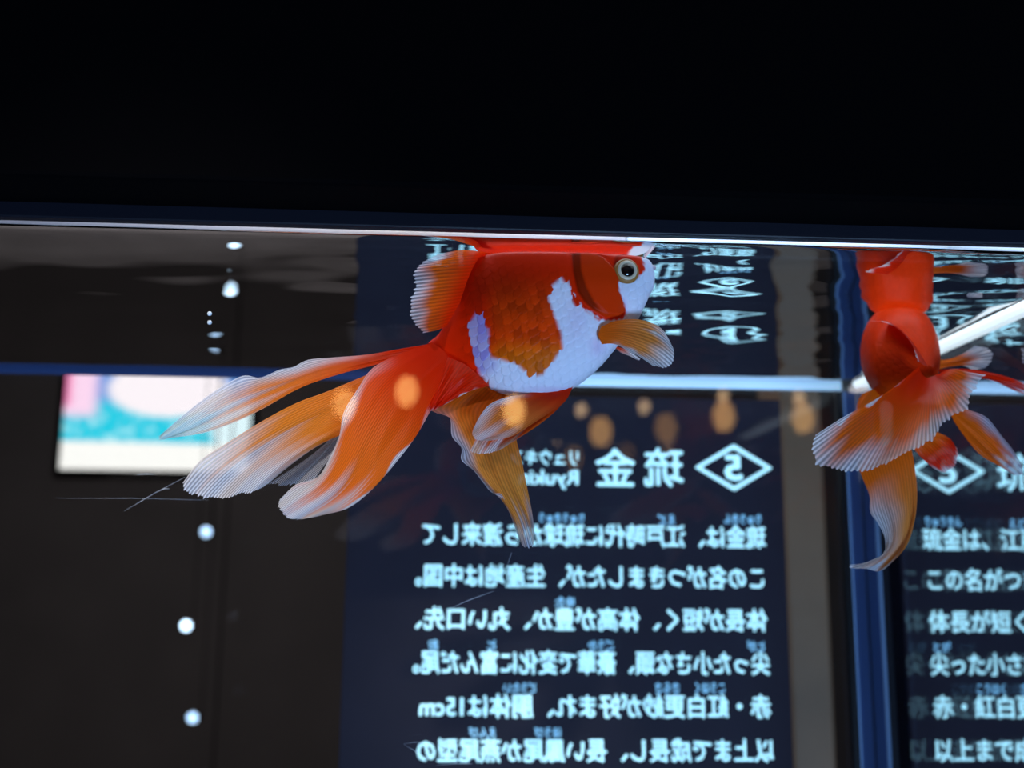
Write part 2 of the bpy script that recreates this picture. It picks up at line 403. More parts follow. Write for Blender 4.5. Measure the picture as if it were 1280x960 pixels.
# ------------------------------------------------------------------ column of cold spotlights behind the tank
def hitz(px, py, d): return unp(px, py, d)[2]
LD = 3.3
def hung(px, py, mirror):
    p = unp(px, py, LD); return (p[0], LD, 2*H-p[2] if mirror else p[2])
ls = [(hung(258, 665, 0), 'small bluish white spotlight glowing in the dark room, highest of its column'),
      (hung(233, 782, 0), 'small white spotlight glowing in the dark room, second from top in its column'),
      (hung(241, 897, 0), 'small blue tinted spotlight near the lower frame edge, also mirrored in the water'),
      (hung(289, 358, 1), 'spotlight seen only mirrored in the water surface, middle of the mirrored column'),
      (hung(292, 300, 1), 'spotlight seen only mirrored in the water, right under the black rim')]
M_led2 = mat('blue_spot_lens', (.4, .6, 1), .3, emit=(.45, .70, 1.0), es=3.0)
for k, (p, lb) in enumerate(ls):
    t = empty('spotlight', p); tag(t, lb, 'lamp', 'cold spotlights in the dark room behind the tank')
    lathe('housing', [(.010, -.045), (.017, -.035), (.019, 0), (.018, .004)], M_metal, t, n=20, axis='Y')
    lathe('lens', [(.015, .002), (.013, .006), (.008, .009), (.002, .010)], M_led2 if k in (0, 2) else M_led, t, n=20, axis='Y')
    tube('cord', [(p[0], LD+.04, p[2]), (p[0], LD+.06+.025*k, p[2]+.002), (p[0], LD+.06+.025*k, RZ)], .0015, M_black, t, 6)

# ------------------------------------------------------------------ warm lanterns in the room in front of the tank (seen as reflections in the front pane)
VD = 3.0
M_bulb = mat('warm_bulb', (1, .8, .5), .3, emit=(1.0, .66, .36), es=4.0)
spots = [(433, 478, 7.5, -2), (509, 462, 10.0, 0), (641, 486, 12.0, 2), (727, 512, 5.0, 25), (806, 508, 2.2, 28), (905, 494, 6.0, 0), (1000, 496, 5.5, 4)]
names = ['farthest left', 'second from the left', 'third from the left', 'middle', 'third from the right', 'second from the right', 'farthest right']
for k, (px, py, es, off) in enumerate(spots):
    p = unp(px, py, VD); y = 2*(DF-PT)-VD
    t = empty('lantern', (p[0], y, p[2])); tag(t, 'warm paper lantern mirrored in the front pane, %s in its row' % names[k], 'lantern', 'warm lanterns behind the viewer')
    if es < 7: lathe('bulb', [(.004, -.020), (.013, -.013), (.017, 0), (.013, .013), (.006, .020)], M_bulb, t, n=20)
    rw = .031
    prof = [(rw*.45, -.105)]+[(rw*(.55+.45*math.sin(math.pi*(i+.5)/14))+(.0015 if i % 2 else 0), -.100+.075*i/13) for i in range(14)]+[(rw*.45, -.022)]
    lathe('paper_body', prof, mat('lantern_paper', (.8, .5, .2), .6, emit=(1.0, .52, .16), es=es*.60), t, loc=(off*.0023, 0, 0), n=28)
    lathe('cap', [(.016, .022), (.013, .030), (.004, .034)], M_black, t, n=20)
    tube('cord', [(p[0], y, p[2]+.034), (p[0], y, RZ)], .002, M_black, t, 6)

# ------------------------------------------------------------------ fish: materials
def fish_skin():
    M = bpy.data.materials.new('fish_skin'); M.use_nodes = True
    n = M.node_tree.nodes; l = M.node_tree.links; b = n['Principled BSDF']
    at = n.new('ShaderNodeAttribute'); at.attribute_name = 'col'; l.new(at.outputs['Color'], b.inputs['Base Color'])
    b.inputs['Roughness'].default_value = .42; b.inputs['Specular IOR Level'].default_value = .06
    b.inputs['Subsurface Weight'].default_value = .06; b.inputs['Subsurface Radius'].default_value = (.004, .0015, .001)
    b.inputs['Subsurface Scale'].default_value = 1.0
    tc = n.new('ShaderNodeTexCoord'); x = n.new('ShaderNodeTexNoise'); x.inputs['Scale'].default_value = 900; x.inputs['Detail'].default_value = 3
    l.new(tc.outputs['Object'], x.inputs['Vector'])
    bp = n.new('ShaderNodeBump'); bp.inputs['Strength'].default_value = .18; bp.inputs['Distance'].default_value = .0004
    l.new(x.outputs['Fac'], bp.inputs['Height']); l.new(bp.outputs['Normal'], b.inputs['Normal'])
    return M
M_skin = fish_skin()
def fin_mat(name, nr, a_tip=.62):
    M = bpy.data.materials.new(name); M.use_nodes = True
    n = M.node_tree.nodes; l = M.node_tree.links; n.clear()
    def N(t, **k):
        x = n.new(t)
        for a, v in k.items(): setattr(x, a, v)
        return x
    out = N('ShaderNodeOutputMaterial'); at = N('ShaderNodeAttribute', attribute_name='col')
    av = N('ShaderNodeAttribute', attribute_name='ray'); aw = N('ShaderNodeAttribute', attribute_name='thin')
    # stripe: 1 on a ray, 0 between
    mu = N('ShaderNodeMath', operation='MULTIPLY'); mu.inputs[1].default_value = nr*2*math.pi; l.new(av.outputs['Fac'], mu.inputs[0])
    co = N('ShaderNodeMath', operation='COSINE'); l.new(mu.outputs[0], co.inputs[0])
    ma = N('ShaderNodeMath', operation='MULTIPLY_ADD'); ma.inputs[1].default_value = .5; ma.inputs[2].default_value = .5; l.new(co.outputs[0], ma.inputs[0])
    # colour: a little darker between the rays
    dk = N('ShaderNodeMix', data_type='RGBA', blend_type='MULTIPLY'); dk.inputs[0].default_value = 1
    rr = N('ShaderNodeMapRange'); rr.inputs['To Min'].default_value = .72; rr.inputs['To Max'].default_value = 1.1
    rc = N('ShaderNodeMapRange'); rc.inputs['To Min'].default_value = .90; rc.inputs['To Max'].default_value = .66
    l.new(aw.outputs['Fac'], rc.inputs['Value']); l.new(rc.outputs[0], rr.inputs['To Min'])
    l.new(ma.outputs[0], rr.inputs['Value']); l.new(at.outputs['Color'], dk.inputs[6]); l.new(rr.outputs[0], dk.inputs[7])
    d = N('ShaderNodeBsdfPrincipled'); d.inputs['Roughness'].default_value = .36; d.inputs['Specular IOR Level'].default_value = .10
    tr = N('ShaderNodeBsdfTranslucent'); l.new(dk.outputs[2], d.inputs['Base Color']); l.new(dk.outputs[2], tr.inputs[0])
    m1 = N('ShaderNodeMixShader'); m1.inputs[0].default_value = .42; l.new(d.outputs[0], m1.inputs[1]); l.new(tr.outputs[0], m1.inputs[2])
    tp = N('ShaderNodeBsdfTransparent')
    # transparency = thin * (a_tip between rays, half that on a ray)
    r2 = N('ShaderNodeMapRange'); r2.inputs['To Min'].default_value = a_tip; r2.inputs['To Max'].default_value = a_tip*.22
    l.new(ma.outputs[0], r2.inputs['Value'])
    m2 = N('ShaderNodeMath', operation='MULTIPLY'); l.new(r2.outputs[0], m2.inputs[0]); l.new(aw.outputs['Fac'], m2.inputs[1])
    mx = N('ShaderNodeMixShader'); l.new(m2.outputs[0], mx.inputs[0]); l.new(m1.outputs[0], mx.inputs[1]); l.new(tp.outputs[0], mx.inputs[2])
    l.new(mx.outputs[0], out.inputs[0])
    return M

RED = np.array([.74, .020, .0008]); ORG = np.array([.80, .13, .005]); AMB = np.array([.74, .13, .003])
WHT = np.array([.88, .86, .92]); DRED = np.array([.40, .02, .003])

def fin(name, parent, base, tip, left, right, d0, d1, rays=26, w0=.45, w1=.85, le=0, re=0, c0=RED, c1=ORG, cw=WHT, bulge=0.0, fold=.0015, a=.6,
        nu=70, scallop=1.6, thin0=.15, seed=0, label=None, surface_clamp=False):
    """membrane between four smooth edges given in image pixels; base at depth d0, tip at depth d1 (or arrays of 2 for left/right)"""
    nv = rays*6+1
    B = smooth_line(base, nv); T = smooth_line(tip, nv); L = smooth_line(left, nu); Rr = smooth_line(right, nu)
    def soften(E):
        kx = np.arange(-nu, nu+1); g = np.exp(-(kx/(nu*.10))**2); lin = E[0]+(E[-1]-E[0])*np.linspace(0, 1, nu)[:, None]
        D_ = E-lin; D_ = np.vstack([-D_[::-1], D_, -D_[::-1]])
        g /= g.sum(); F_ = np.stack([np.convolve(D_[:, q], g, 'same') for q in (0, 1)], 1)[nu:2*nu]
        F_[0] = 0; F_[-1] = 0; return lin+F_
    L0, R0 = L, Rr; L, Rr = soften(L), soften(Rr)
    u = np.linspace(0, 1, nu)[:, None, None]; v = np.linspace(0, 1, nv)[None, :, None]
    P = (1-v)*L[:, None]+v*Rr[:, None]+(1-u)*B[None]+u*T[None] \
        - ((1-u)*(1-v)*B[0]+(1-u)*v*B[-1]+u*(1-v)*T[0]+u*v*T[-1])
    P = P+(L0-L)[:, None]*np.clip(1-v/.22, 0, 1)**2+(R0-Rr)[:, None]*np.clip(1-(1-v)/.22, 0, 1)**2
    u = u[..., 0]*np.ones((1, nv)); v = v[..., 0]*np.ones((nu, 1))
    r = np.random.default_rng(seed+11)
    # ray ends stand out a little at the free edge
    dirp = np.gradient(P, axis=0); dirp /= np.linalg.norm(dirp, axis=-1, keepdims=True)+1e-6
    rr = np.interp(np.arange(nv), np.arange(0, nv, 6), r.normal(0, 1, len(range(0, nv, 6))))
    P = P+dirp*((sm(u, .80, 1)*(scallop*(.5+.5*np.cos(2*np.pi*rays*v))+.8*scallop*rr[None]))[..., None])
    dl = np.interp(np.linspace(0, 1, nu), [0, 1], [0, 1])[:, None]
    d0 = np.atleast_1d(d0); d1 = np.atleast_1d(d1)
    D0 = d0[0]+(d0[-1]-d0[0])*v; D1 = d1[0]+(d1[-1]-d1[0])*v
    D = D0+(D1-D0)*u+bulge*np.sin(np.pi*v)*np.sin(np.pi*np.clip(u, 0, 1))
    ph = r.uniform(0, 6)
    D = D+fold*u*(np.sin(2*np.pi*(1.6*v+.5*u)+ph)+.4*np.sin(2*np.pi*(3.7*v-.7*u)+ph*2))
    D = D+.00016*sm(u, .05, .9)*np.cos(2*np.pi*rays*v)
    D = np.maximum(D, DF+.0012)
    Q = unp(P[..., 0], P[..., 1], D)
    if surface_clamp:
        lim = H-.0006; Q[..., 2] = np.where(Q[..., 2] > lim-.002, lim-.002*np.exp(-(Q[..., 2]-lim+.002)/.002), Q[..., 2])
    w = sm(u+.06*np.sin(v*19+ph)+.04*rr[None], w0, w1)
    if le: w = np.maximum(w, (1-sm(v+.04*np.sin(u*23), 0, le))*sm(u, .15, .5))
    if re: w = np.maximum(w, (1-sm(1-v+.04*np.sin(u*21), 0, re))*sm(u, .15, .5))
    mid = sm(u, .05, .75)[..., None]
    col = (c0*(1-mid)+c1*mid)*(1-w[..., None])+cw*w[..., None]
    thin = np.clip(thin0*sm(u, .1, .5)+w*.85, 0, 1)
    me = grid_mesh(name, rel(parent, Q), attrs={'col': col, 'ray': v, 'thin': thin})
    o = link(name, me, fin_mat(name+'_membrane', rays, a), parent)
    if label: o['label'] = label
    return o

def poly_sd(poly, x, y):
    """signed distance (negative inside) to a polygon"""
    p = np.asarray(poly, float); d = np.full(x.shape, 1e9); ins = np.zeros(x.shape, bool)
    for i in range(len(p)):
        a, b = p[i], p[(i+1) % len(p)]; e = b-a
        t = np.clip(((x-a[0])*e[0]+(y-a[1])*e[1])/(e@e+1e-9), 0, 1)
        d = np.minimum(d, np.hypot(x-a[0]-t*e[0], y-a[1]-t*e[1]))
        c_ = ((a[1] > y) != (b[1] > y)) & (x < (b[0]-a[0])*(y-a[1])/(b[1]-a[1]+1e-12)+a[0]); ins ^= c_
    return np.where(ins, -d, d)
def scales(x, y, ang, ra, rb, wob=0.0):
    """overlapping scale pattern: height 0..1 and the centre of the scale each point belongs to"""
    dx, dy = math.cos(ang), math.sin(ang)
    a = x*dx+y*dy; b = -x*dy+y*dx
    b = b+wob*np.sin(a/17.)+.9*np.sin(a/5.3+b/9.); a = a+1.3*np.sin(b/7.1)+.9*np.sin(b/3.3+a/8.); r0 = np.floor(a/ra)
    best = np.zeros_like(x); cx = x.copy(); cy = y.copy(); done = np.zeros(x.shape, bool)
    for k in (-2, -1, 0, 1):                       # from the head side: the upper scale wins
        row = r0+k; off = (row % 2)*.5
        cb = (np.round(b/rb-off)+off)*rb; ca = row*ra
        da = (a-ca)/(ra*1.75); db = (b-cb)/(rb*.56)
        inside = (da >= -.05) & (da*da*1.0+np.abs(db)**2.4 < 1.0) & ~done
        edge = 1-(da*da+np.abs(db)**2.4)
        h = (.35+.65*np.clip(da, 0, 1))*sm(edge, 0, .10)*1.0
        best = np.where(inside, h, best)
        cx = np.where(inside, ca*dx-cb*dy, cx); cy = np.where(inside, ca*dy+cb*dx, cy)
        done |= inside
    return best, cx, cy
def normals(P, wrap=True):
    du = np.gradient(P, axis=0)
    dv = (np.roll(P, -1, 1)-np.roll(P, 1, 1))/2 if wrap else np.gradient(P, axis=1)
    n = np.cross(du, dv); return n/(np.linalg.norm(n, axis=-1, keepdims=True)+1e-12)

# ------------------------------------------------------------------ fish in profile
AX = .473
f1 = empty('goldfish', tuple(unp(680, 400, AX)))
tag(f1, 'red and white goldfish in side view with long flowing tail just under the water surface', 'fish')
sec = [((817, 344), (817, 348)), ((812, 328), (816, 360)), ((802, 316), (809, 374)), ((785, 309), (795, 402)), ((757, 305), (768, 436)), ((727, 303), (744, 463)), ((697, 301), (714, 485)),
       ((667, 300), (680, 494)), ((641, 301), (645, 495)), ((618, 305), (620, 488)), ((598, 322), (604, 480)), ((583, 346), (594, 476)),
       ((571, 372), (585, 474)), ((561, 394), (573, 472)), ((553, 411), (562, 466)), ((546, 420), (551, 459)), ((536, 428), (538, 452))]
hw = [.0015, .0055, .0085, .0115, .0140, .0158, .0165, .0165, .0160, .0148, .0130, .0110, .0090, .0072, .0056, .0045, .0035]
nt, na = 440, 480
k = np.linspace(0, len(sec)-1, nt)
def ev(vals): return smooth_interp(vals, k)
def smooth_interp(vals, k):
    v = np.asarray(vals, float); v = v.reshape(len(v), -1); q = np.vstack([2*v[0]-v[1], v, 2*v[-1]-v[-2]])
    i = np.clip(k.astype(int), 0, len(v)-2); t = (k-i)[:, None]; a, b, c, d = q[i], q[i+1], q[i+2], q[i+3]
    return .5*((2*b)+(-a+c)*t+(2*a-5*b+4*c-d)*t*t+(-a+3*b-3*c+d)*t**3)
TP = smooth_interp([s[0] for s in sec], k); BT = smooth_interp([s[1] for s in sec], k); HW = np.maximum(smooth_interp(hw, k)[:, 0], .0008)
th = np.linspace(0, 2*np.pi, na, endpoint=False)
sN = (1-np.cos(th))/2; wN = np.sign(np.sin(th))*np.abs(np.sin(th))**.82
PXY = TP[:, None]*(1-sN[None, :, None])+BT[:, None]*sN[None, :, None]
axd = AX+.010*sm(k, 6, 16)
Q = unp(PXY[..., 0], PXY[..., 1], np.broadcast_to(axd[:, None], PXY.shape[:2]))
Q[..., 1] -= wN[None]*HW[:, None]
gx_, gy_ = PXY[..., 0], PXY[..., 1]
# relief
operc = [(711, 325), (712, 350), (717, 376), (725, 388), (735, 397), (752, 405), (768, 404), (777, 396), (775, 388), (768, 374), (768, 358), (762, 345), (750, 332), (730, 322)]
plate = [(721, 325), (721, 350), (727, 371), (736, 388), (752, 403), (768, 403), (777, 396), (775, 388), (768, 374), (768, 358), (762, 345), (750, 332), (735, 322)]
so = poly_sd(operc, gx_, gy_); sp = poly_sd(plate, gx_, gy_)
disp = .0009*(1-sm(so, -2.5, .6))+.0005*(1-sm(sp, -2.5, .5))-.0005*np.exp(-((so-2.5)/2.2)**2)
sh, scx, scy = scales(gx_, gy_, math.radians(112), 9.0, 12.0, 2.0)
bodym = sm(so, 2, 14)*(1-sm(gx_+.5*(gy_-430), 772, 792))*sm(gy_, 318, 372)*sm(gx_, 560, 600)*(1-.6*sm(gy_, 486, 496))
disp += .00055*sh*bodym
eyeD = np.hypot(gx_-783, gy_-339)
disp += .0008*np.exp(-(eyeD/19)**4)
disp += -.0006*np.exp(-((gx_-746)/5.)**2-((gy_-416)/9.)**2)      # pit behind the pectoral fin
nrm = normals(Q); sgn = np.sign(((nrm[..., 1]*-wN[None])).mean())
Q = Q+nrm*sgn*disp[..., None]
Q[..., 1] = np.maximum(Q[..., 1], DF+.0015)
lim = H-.0008; Q[..., 2] = np.where(Q[..., 2] > lim-.004, lim-.004*np.exp(-(Q[..., 2]-lim+.004)/.004), Q[..., 2])
# colour
white = [(586, 410), (592, 399), (603, 402), (612, 415), (615, 440), (618, 452), (635, 458), (650, 463), (660, 473), (668, 476), (680, 473), (685, 465), (692, 452), (700, 443), (697, 425), (690, 400), (685, 380), (690, 368), (701, 358), (708, 372), (717, 388), (730, 399), (745, 407), (757, 408),
         (772, 405), (800, 396), (830, 400), (830, 520), (683, 512), (636, 510), (612, 489), (605, 475), (598, 455), (589, 442), (592, 428)]
snout = [(767, 362), (775, 356), (792, 355), (800, 345), (799, 328), (788, 316), (783, 300), (860, 280), (860, 400), (800, 420), (779, 402), (776, 392), (769, 375)]
nzx = 2.2*np.sin(gx_*.45+gy_*.21)+1.4*np.sin(gy_*.8-gx_*.33); nzy = 2.0*np.sin(gy_*.41+1)+1.2*np.sin(gx_*.9)
in_sc = bodym > .25
ex = np.where(in_sc, .65*(scx-1.5)+.35*gx_, gx_+nzx*.6); ey_ = np.where(in_sc, .65*(scy+6)+.35*gy_, gy_+nzy*.6)
mw = 1-sm(poly_sd(white, ex, ey_), -1.2, 1.2)
msn = 1-sm(poly_sd(snout, gx_+nzx*.5, gy_+nzy*.5), -2.0, 2.0)
amber = (.25*sm(gy_, 345, 400)+.75*sm(gy_, 425, 458))*sm(gx_, 600, 625)*(1-sm(gx_, 700, 715))
base = RED*1.0*(1-amber[..., None])+AMB*amber[..., None]
dk = 1-.45*np.exp(-(((gx_-625)/60)**2+((gy_-375)/38)**2))          # browner saddle on the flank
base = base*dk[..., None]
cellv = (np.sin(scx*12.9898+scy*78.233)*43758.5453) % 1.0
base = base*(1+.45*(cellv-.5)*bodym*sm(gy_, 350, 390))[..., None]
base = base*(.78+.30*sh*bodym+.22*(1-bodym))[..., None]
op_in = (1-sm(so, -1, 1))
base = base*(1-op_in[..., None])+(RED*.72+ORG*.14)*op_in[..., None]
cres = op_in*sm(sp, -1.5, 1.5)*(1-sm(gx_, 735, 748))
base = base*(1-.62*cres[..., None])  # shadow line of the gill plate painted into the colour
whc = np.array([.74, .76, .90])*(.86+.16*sh*bodym+.10*(1-bodym))[..., None]
pink = np.exp(-(((gx_-742)/10)**2+((gy_-440)/10)**2))*.5+np.exp(-(((gx_-600)/14)**2+((gy_-425)/30)**2))*.35+np.exp(-((gy_-489)/3.)**2)*.4*sm(gx_, 640, 680)
pink = pink+.30*np.exp(-(((gx_-716)/14)**2+((gy_-410)/26)**2))
pink += .5*np.exp(-((so-2.)/2.)**2)*(gy_ > 380)
viol = (1-sm(gx_, 606, 628))*(1-sm(gy_, 462, 478))
whc = whc*(1-viol[..., None]*np.array([.45, .50, .20])*(.7+.6*cellv[..., None]))
whc = whc*(1-np.clip(pink, 0, 1)[..., None]*np.array([.15, .42, .22]))
mm = np.clip(np.maximum(mw*(1-op_in), msn), 0, 1)[..., None]
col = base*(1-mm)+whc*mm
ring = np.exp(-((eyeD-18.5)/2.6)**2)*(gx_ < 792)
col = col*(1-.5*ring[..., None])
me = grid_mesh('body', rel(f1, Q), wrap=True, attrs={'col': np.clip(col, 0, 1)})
# close both ends
bm = bmesh.new(); bm.from_mesh(me); bmesh.ops.holes_fill(bm, edges=[e_ for e_ in bm.edges if e_.is_boundary]); bmesh.ops.recalc_face_normals(bm, faces=bm.faces); bm.to_mesh(me); bm.free()
body1 = link('body', me, M_skin, f1); body1['label'] = 'red and white scaled body'

def eye(parent, c, axis, r):
    """bulging round eye: gold outer ring, silver iris, black pupil; axis points outwards"""
    M1 = mat('eye_gold', (.34, .15, .035), .45, 0, spec=.3); M2 = mat('eye_silver', (.60, .50, .36), .4, 0, coat=.2); M3 = mat('pupil_black', (.002, .002, .003), .08, coat=1)
    q = Vector((0, 0, 1)).rotation_difference(Vector(axis)); c0 = np.array(c)
    def dome(name, prof, M, par):
        nn = 40; vs, fs = [], []
        for rr, zz in prof:
            for i in range(nn):
                a = 2*math.pi*i/nn; v = q @ Vector((rr*math.cos(a)*r, rr*math.sin(a)*r, zz*r)); vs.append(tuple(rel(parent, c0+np.array(v))))
        for i in range(len(prof)-1):
            for j in range(nn): fs.append((i*nn+j, i*nn+(j+1) % nn, (i+1)*nn+(j+1) % nn, (i+1)*nn+j))
        fs.append(tuple(range(nn))[::-1]); fs.append(tuple((len(prof)-1)*nn+j for j in range(nn)))
        me = bpy.data.meshes.new(name); me.from_pydata(vs, [], fs); me.update(); o = link(name, me, M); o.parent = par; return o
    e0 = dome('eye', [(.9, -.5), (1.0, -.1), (.98, .12), (.91, .26), (.82, .33), (.76, .34), (.70, .30)], M1, parent)
    dome('iris', [(.80, .25), (.76, .36), (.68, .42), (.56, .42), (.50, .38)], M2, e0)
    dome('pupil', [(.54, .30), (.53, .42), (.40, .52), (.20, .57), (.03, .58)], M3, e0)
    return e0
i_ = np.argmin(np.abs(TP[:, 0]-790))
eye(f1, unp(783, 339, AX-.0130)+np.array([0, .0005, 0]), (.12, -1, .02), .0061)
eye(f1, unp(789, 339, AX+.0120), (.12, 1, .02), .0057)
# lips
tube('mouth', [unp(806, 330, AX-.006), unp(813, 333, AX-.003), unp(817, 334.5, AX), unp(813, 333, AX+.003), unp(806, 330, AX+.006)], [.0006, .0010, .0012, .0010, .0006],
     mat('lip_pink', (.75, .62, .72), .35), f1, 12)

fin('dorsal_fin', f1, base=[(622, 304), (606, 318), (590, 348), (574, 380), (558, 408)], tip=[(548, 318), (522, 334), (520, 352), (517, 375), (516, 398), (530, 416)],
    left=[(622, 304), (590, 309), (548, 318)], right=[(558, 408), (545, 413), (530, 416)], d0=.472, d1=.458, rays=26, w0=.62, w1=1.05, c0=RED, c1=ORG, fold=.001, scallop=2.0, thin0=.25, seed=1, surface_clamp=True)
fin('tail_fin', f1, base=[(548, 428), (545, 440)], tip=[(199, 545), (203, 549), (210, 548)],
    left=[(548, 428), (500, 436), (460, 443), (415, 447), (385, 450), (366, 459), (350, 462), (325, 472), (303, 470), (270, 488), (240, 510), (199, 545)],
    right=[(545, 440), (510, 446), (462, 458), (420, 469), (375, 485), (330, 510), (295, 527), (255, 541), (210, 548)], d0=.480, d1=.500, rays=18, w0=.52, w1=.92, le=.50, c0=RED, c1=np.array([.86, .26, .03]), a=.45, seed=2, nu=110, scallop=1.5,
    label='upper tail lobe trailing out to a thin pale point')
fin('tail_fin', f1, base=[(500, 452), (520, 500)], tip=[(338, 604), (350, 606), (370, 604), (392, 602)],
    left=[(500, 452), (460, 500), (400, 560), (338, 604)], right=[(520, 500), (460, 525), (428, 545), (418, 565), (405, 583), (392, 602)], d0=.484, d1=.494, rays=20, w0=.15, w1=.42, c0=ORG, c1=ORG, cw=np.array([.55, .60, .72]), a=.75, seed=3,
    label='pale grey translucent lobe between the two lower lobes')
fin('tail_fin', f1, base=[(545, 434), (548, 475)], tip=[(228, 604), (233, 613), (252, 619), (277, 621), (300, 617), (322, 612), (336, 604)],
    left=[(545, 434), (500, 452), (460, 468), (410, 489), (370, 504), (325, 528), (280, 556), (250, 576), (228, 604)],
    right=[(548, 475), (510, 500), (455, 530), (400, 556), (365, 580), (336, 604)], d0=.478, d1=.484, rays=30, w0=.56, w1=.98, c0=ORG, c1=np.array([.78, .24, .015]), a=.36, seed=4, nu=100, scallop=1.8, fold=.002,
    label='broad middle tail lobe, amber fading to white')
fin('tail_fin', f1, base=[(540, 428), (556, 440), (568, 462)], tip=[(350, 624), (351, 636), (358, 645), (372, 649), (388, 647), (403, 644)],
    left=[(540, 428), (500, 442), (466, 460), (448, 485), (430, 515), (424, 545), (412, 572), (397, 596), (370, 606), (350, 624)],
    right=[(568, 462), (552, 488), (540, 510), (520, 545), (495, 578), (465, 612), (435, 635), (403, 644)], d0=.472, d1=.466, rays=34, w0=.66, w1=1.0, le=.14, re=.04, c0=RED, c1=np.array([.82, .17, .008]), a=.32, seed=5, nu=100, scallop=1.5, fold=.0015, bulge=-.004,
    label='front tail lobe, deep orange with a pale rounded tip')
fin('pelvic_fin', f1, base=[(582, 484), (612, 482), (640, 488), (668, 492)], tip=[(645, 664), (650, 677), (657, 684), (666, 680), (668, 664)],
    left=[(582, 484), (560, 498), (536, 508), (545, 516), (562, 522), (565, 545), (577, 560), (577, 575), (592, 588), (603, 602), (615, 616), (627, 618), (636, 638), (645, 664)],
    right=[(668, 492), (650, 520), (645, 545), (652, 575), (659, 610), (665, 640), (668, 664)], d0=.476, d1=.478, rays=20, w0=.74, w1=1.05, le=.26, c0=ORG, c1=np.array([.75, .30, .05]), cw=np.array([.62, .66, .80]), a=.5, seed=6, nu=90, scallop=1.2, fold=.003,
    label='long far pelvic fin hanging down, amber with a pale ragged edge')
fin('anal_fin', f1, base=[(560, 446), (585, 458), (612, 482)], tip=[(534, 512), (540, 513), (550, 509)],
    left=[(560, 446), (550, 470), (540, 495), (534, 512)], right=[(612, 482), (590, 488), (568, 499), (550, 509)], d0=[.471, .466], d1=.471, rays=14, w0=.95, w1=1.2, re=.05, c0=RED, c1=RED, a=.2, seed=7, thin0=0, scallop=.4)
fin('pelvic_fin', f1, base=[(690, 486), (704, 485), (716, 483)], tip=[(588, 563), (600, 567), (622, 563), (640, 553)],
    left=[(690, 486), (655, 500), (620, 520), (600, 540), (588, 563)], right=[(716, 483), (700, 508), (675, 530), (640, 553)], d0=.473, d1=.464, rays=18, w0=.75, w1=1.0, re=.0, c0=RED, c1=ORG, a=.4, seed=8, scallop=.8,
    label='under layer of the near pelvic fin')
fin('pelvic_fin', f1, base=[(680, 486), (698, 484), (717, 482)], tip=[(592, 535), (591, 544), (598, 550), (612, 551)],
    left=[(680, 486), (660, 492), (635, 496), (613, 505), (600, 520), (592, 535)], right=[(717, 482), (706, 502), (688, 515), (665, 530), (640, 545), (612, 551)], d0=.470, d1=.457, rays=20, w0=.60, w1=1.0, le=.25, c0=RED, c1=np.array([.85, .28, .05]), a=.35, seed=9, scallop=.8, fold=.001,
    label='near pelvic fin pointing back, orange with a pale tip')
fin('pectoral_fin', f1, base=[(752, 408), (748, 418), (752, 430)], tip=[(836, 424), (842, 438), (841, 452), (830, 459), (816, 457)],
    left=[(752, 408), (770, 401), (795, 399), (815, 404), (828, 412), (836, 424)], right=[(752, 430), (768, 430), (785, 438), (800, 446), (816, 457)], d0=.4565, d1=.4555, rays=14, w0=.60, w1=.98, re=.22, c0=ORG, c1=np.array([.78, .27, .05]), a=.35, seed=10, scallop=.8, fold=.0006)
fin('pectoral_fin', f1, base=[(760, 425), (768, 432)], tip=[(790, 446), (797, 450), (800, 448)], left=[(760, 425), (775, 440), (790, 446)], right=[(768, 432), (785, 438), (800, 448)], d0=.484, d1=.488, rays=8, w0=.3, w1=.8, a=.5, seed=12, scallop=.5)

# ------------------------------------------------------------------ second fish, seen from behind
f2 = empty('goldfish', tuple(unp(1125, 450, .57)))
tag(f2, 'red goldfish seen from behind near the right pane, fan tail with white edges', 'fish')
s2 = [(1160, 464, 0.520, 6, 7), (1154, 460, 0.524, 16, 18), (1144, 454, 0.530, 30, 36), (1133, 447, 0.538, 42, 52), (1126, 442, 0.553, 48, 62), (1124, 442, 0.568, 48, 62), (1122, 449, 0.580, 43, 46), (1120, 449, 0.589, 31, 33), (1119, 449, 0.596, 17, 18), (1119, 449, 0.599, 5, 5)]
kk = np.linspace(0, len(s2)-1, 200); V = smooth_interp(s2, kk); tb = np.linspace(0, 2*np.pi, 200, endpoint=False)
PX = V[:, 0:1]+np.maximum(V[:, 3:4], 1)*np.sin(tb)[None]; PY = V[:, 1:2]-np.maximum(V[:, 4:5], 1)*np.cos(tb)[None]
Q2 = unp(PX, PY, np.broadcast_to(V[:, 2:3], PX.shape))
A2 = tb[None]*np.ones((200, 1)); K2 = kk[:, None]*np.ones((1, 200))
hs, cx2, cy2 = scales(K2*26, A2*40, 0.0, 9, 12)
n2 = normals(Q2); sg = np.sign((n2*(Q2-Q2.mean(axis=1, keepdims=True))).sum(-1).mean())
Q2 += n2*sg*(.0003*hs)[..., None]
Q2[..., 2] = np.where(Q2[..., 2] > H-.003, H-.0008-.0022*np.exp(-(Q2[..., 2]-H+.003)/.0022), Q2[..., 2])
c2 = (RED*.74+ORG*.11)*(.85+.2*hs)[..., None]*(1-.0*A2[..., None])+0*Q2
bel = np.exp(-((A2-math.pi)/.8)**2)[..., None]; c2 = c2*(1-.5*bel)+AMB*.5*bel
me = grid_mesh('body', rel(f2, Q2), wrap=True, attrs={'col': np.clip(c2, 0, 1)})
bm = bmesh.new(); bm.from_mesh(me); bmesh.ops.holes_fill(bm, edges=[e_ for e_ in bm.edges if e_.is_boundary]); bmesh.ops.recalc_face_normals(bm, faces=bm.faces); bm.to_mesh(me); bm.free()
link('body', me, M_skin, f2)
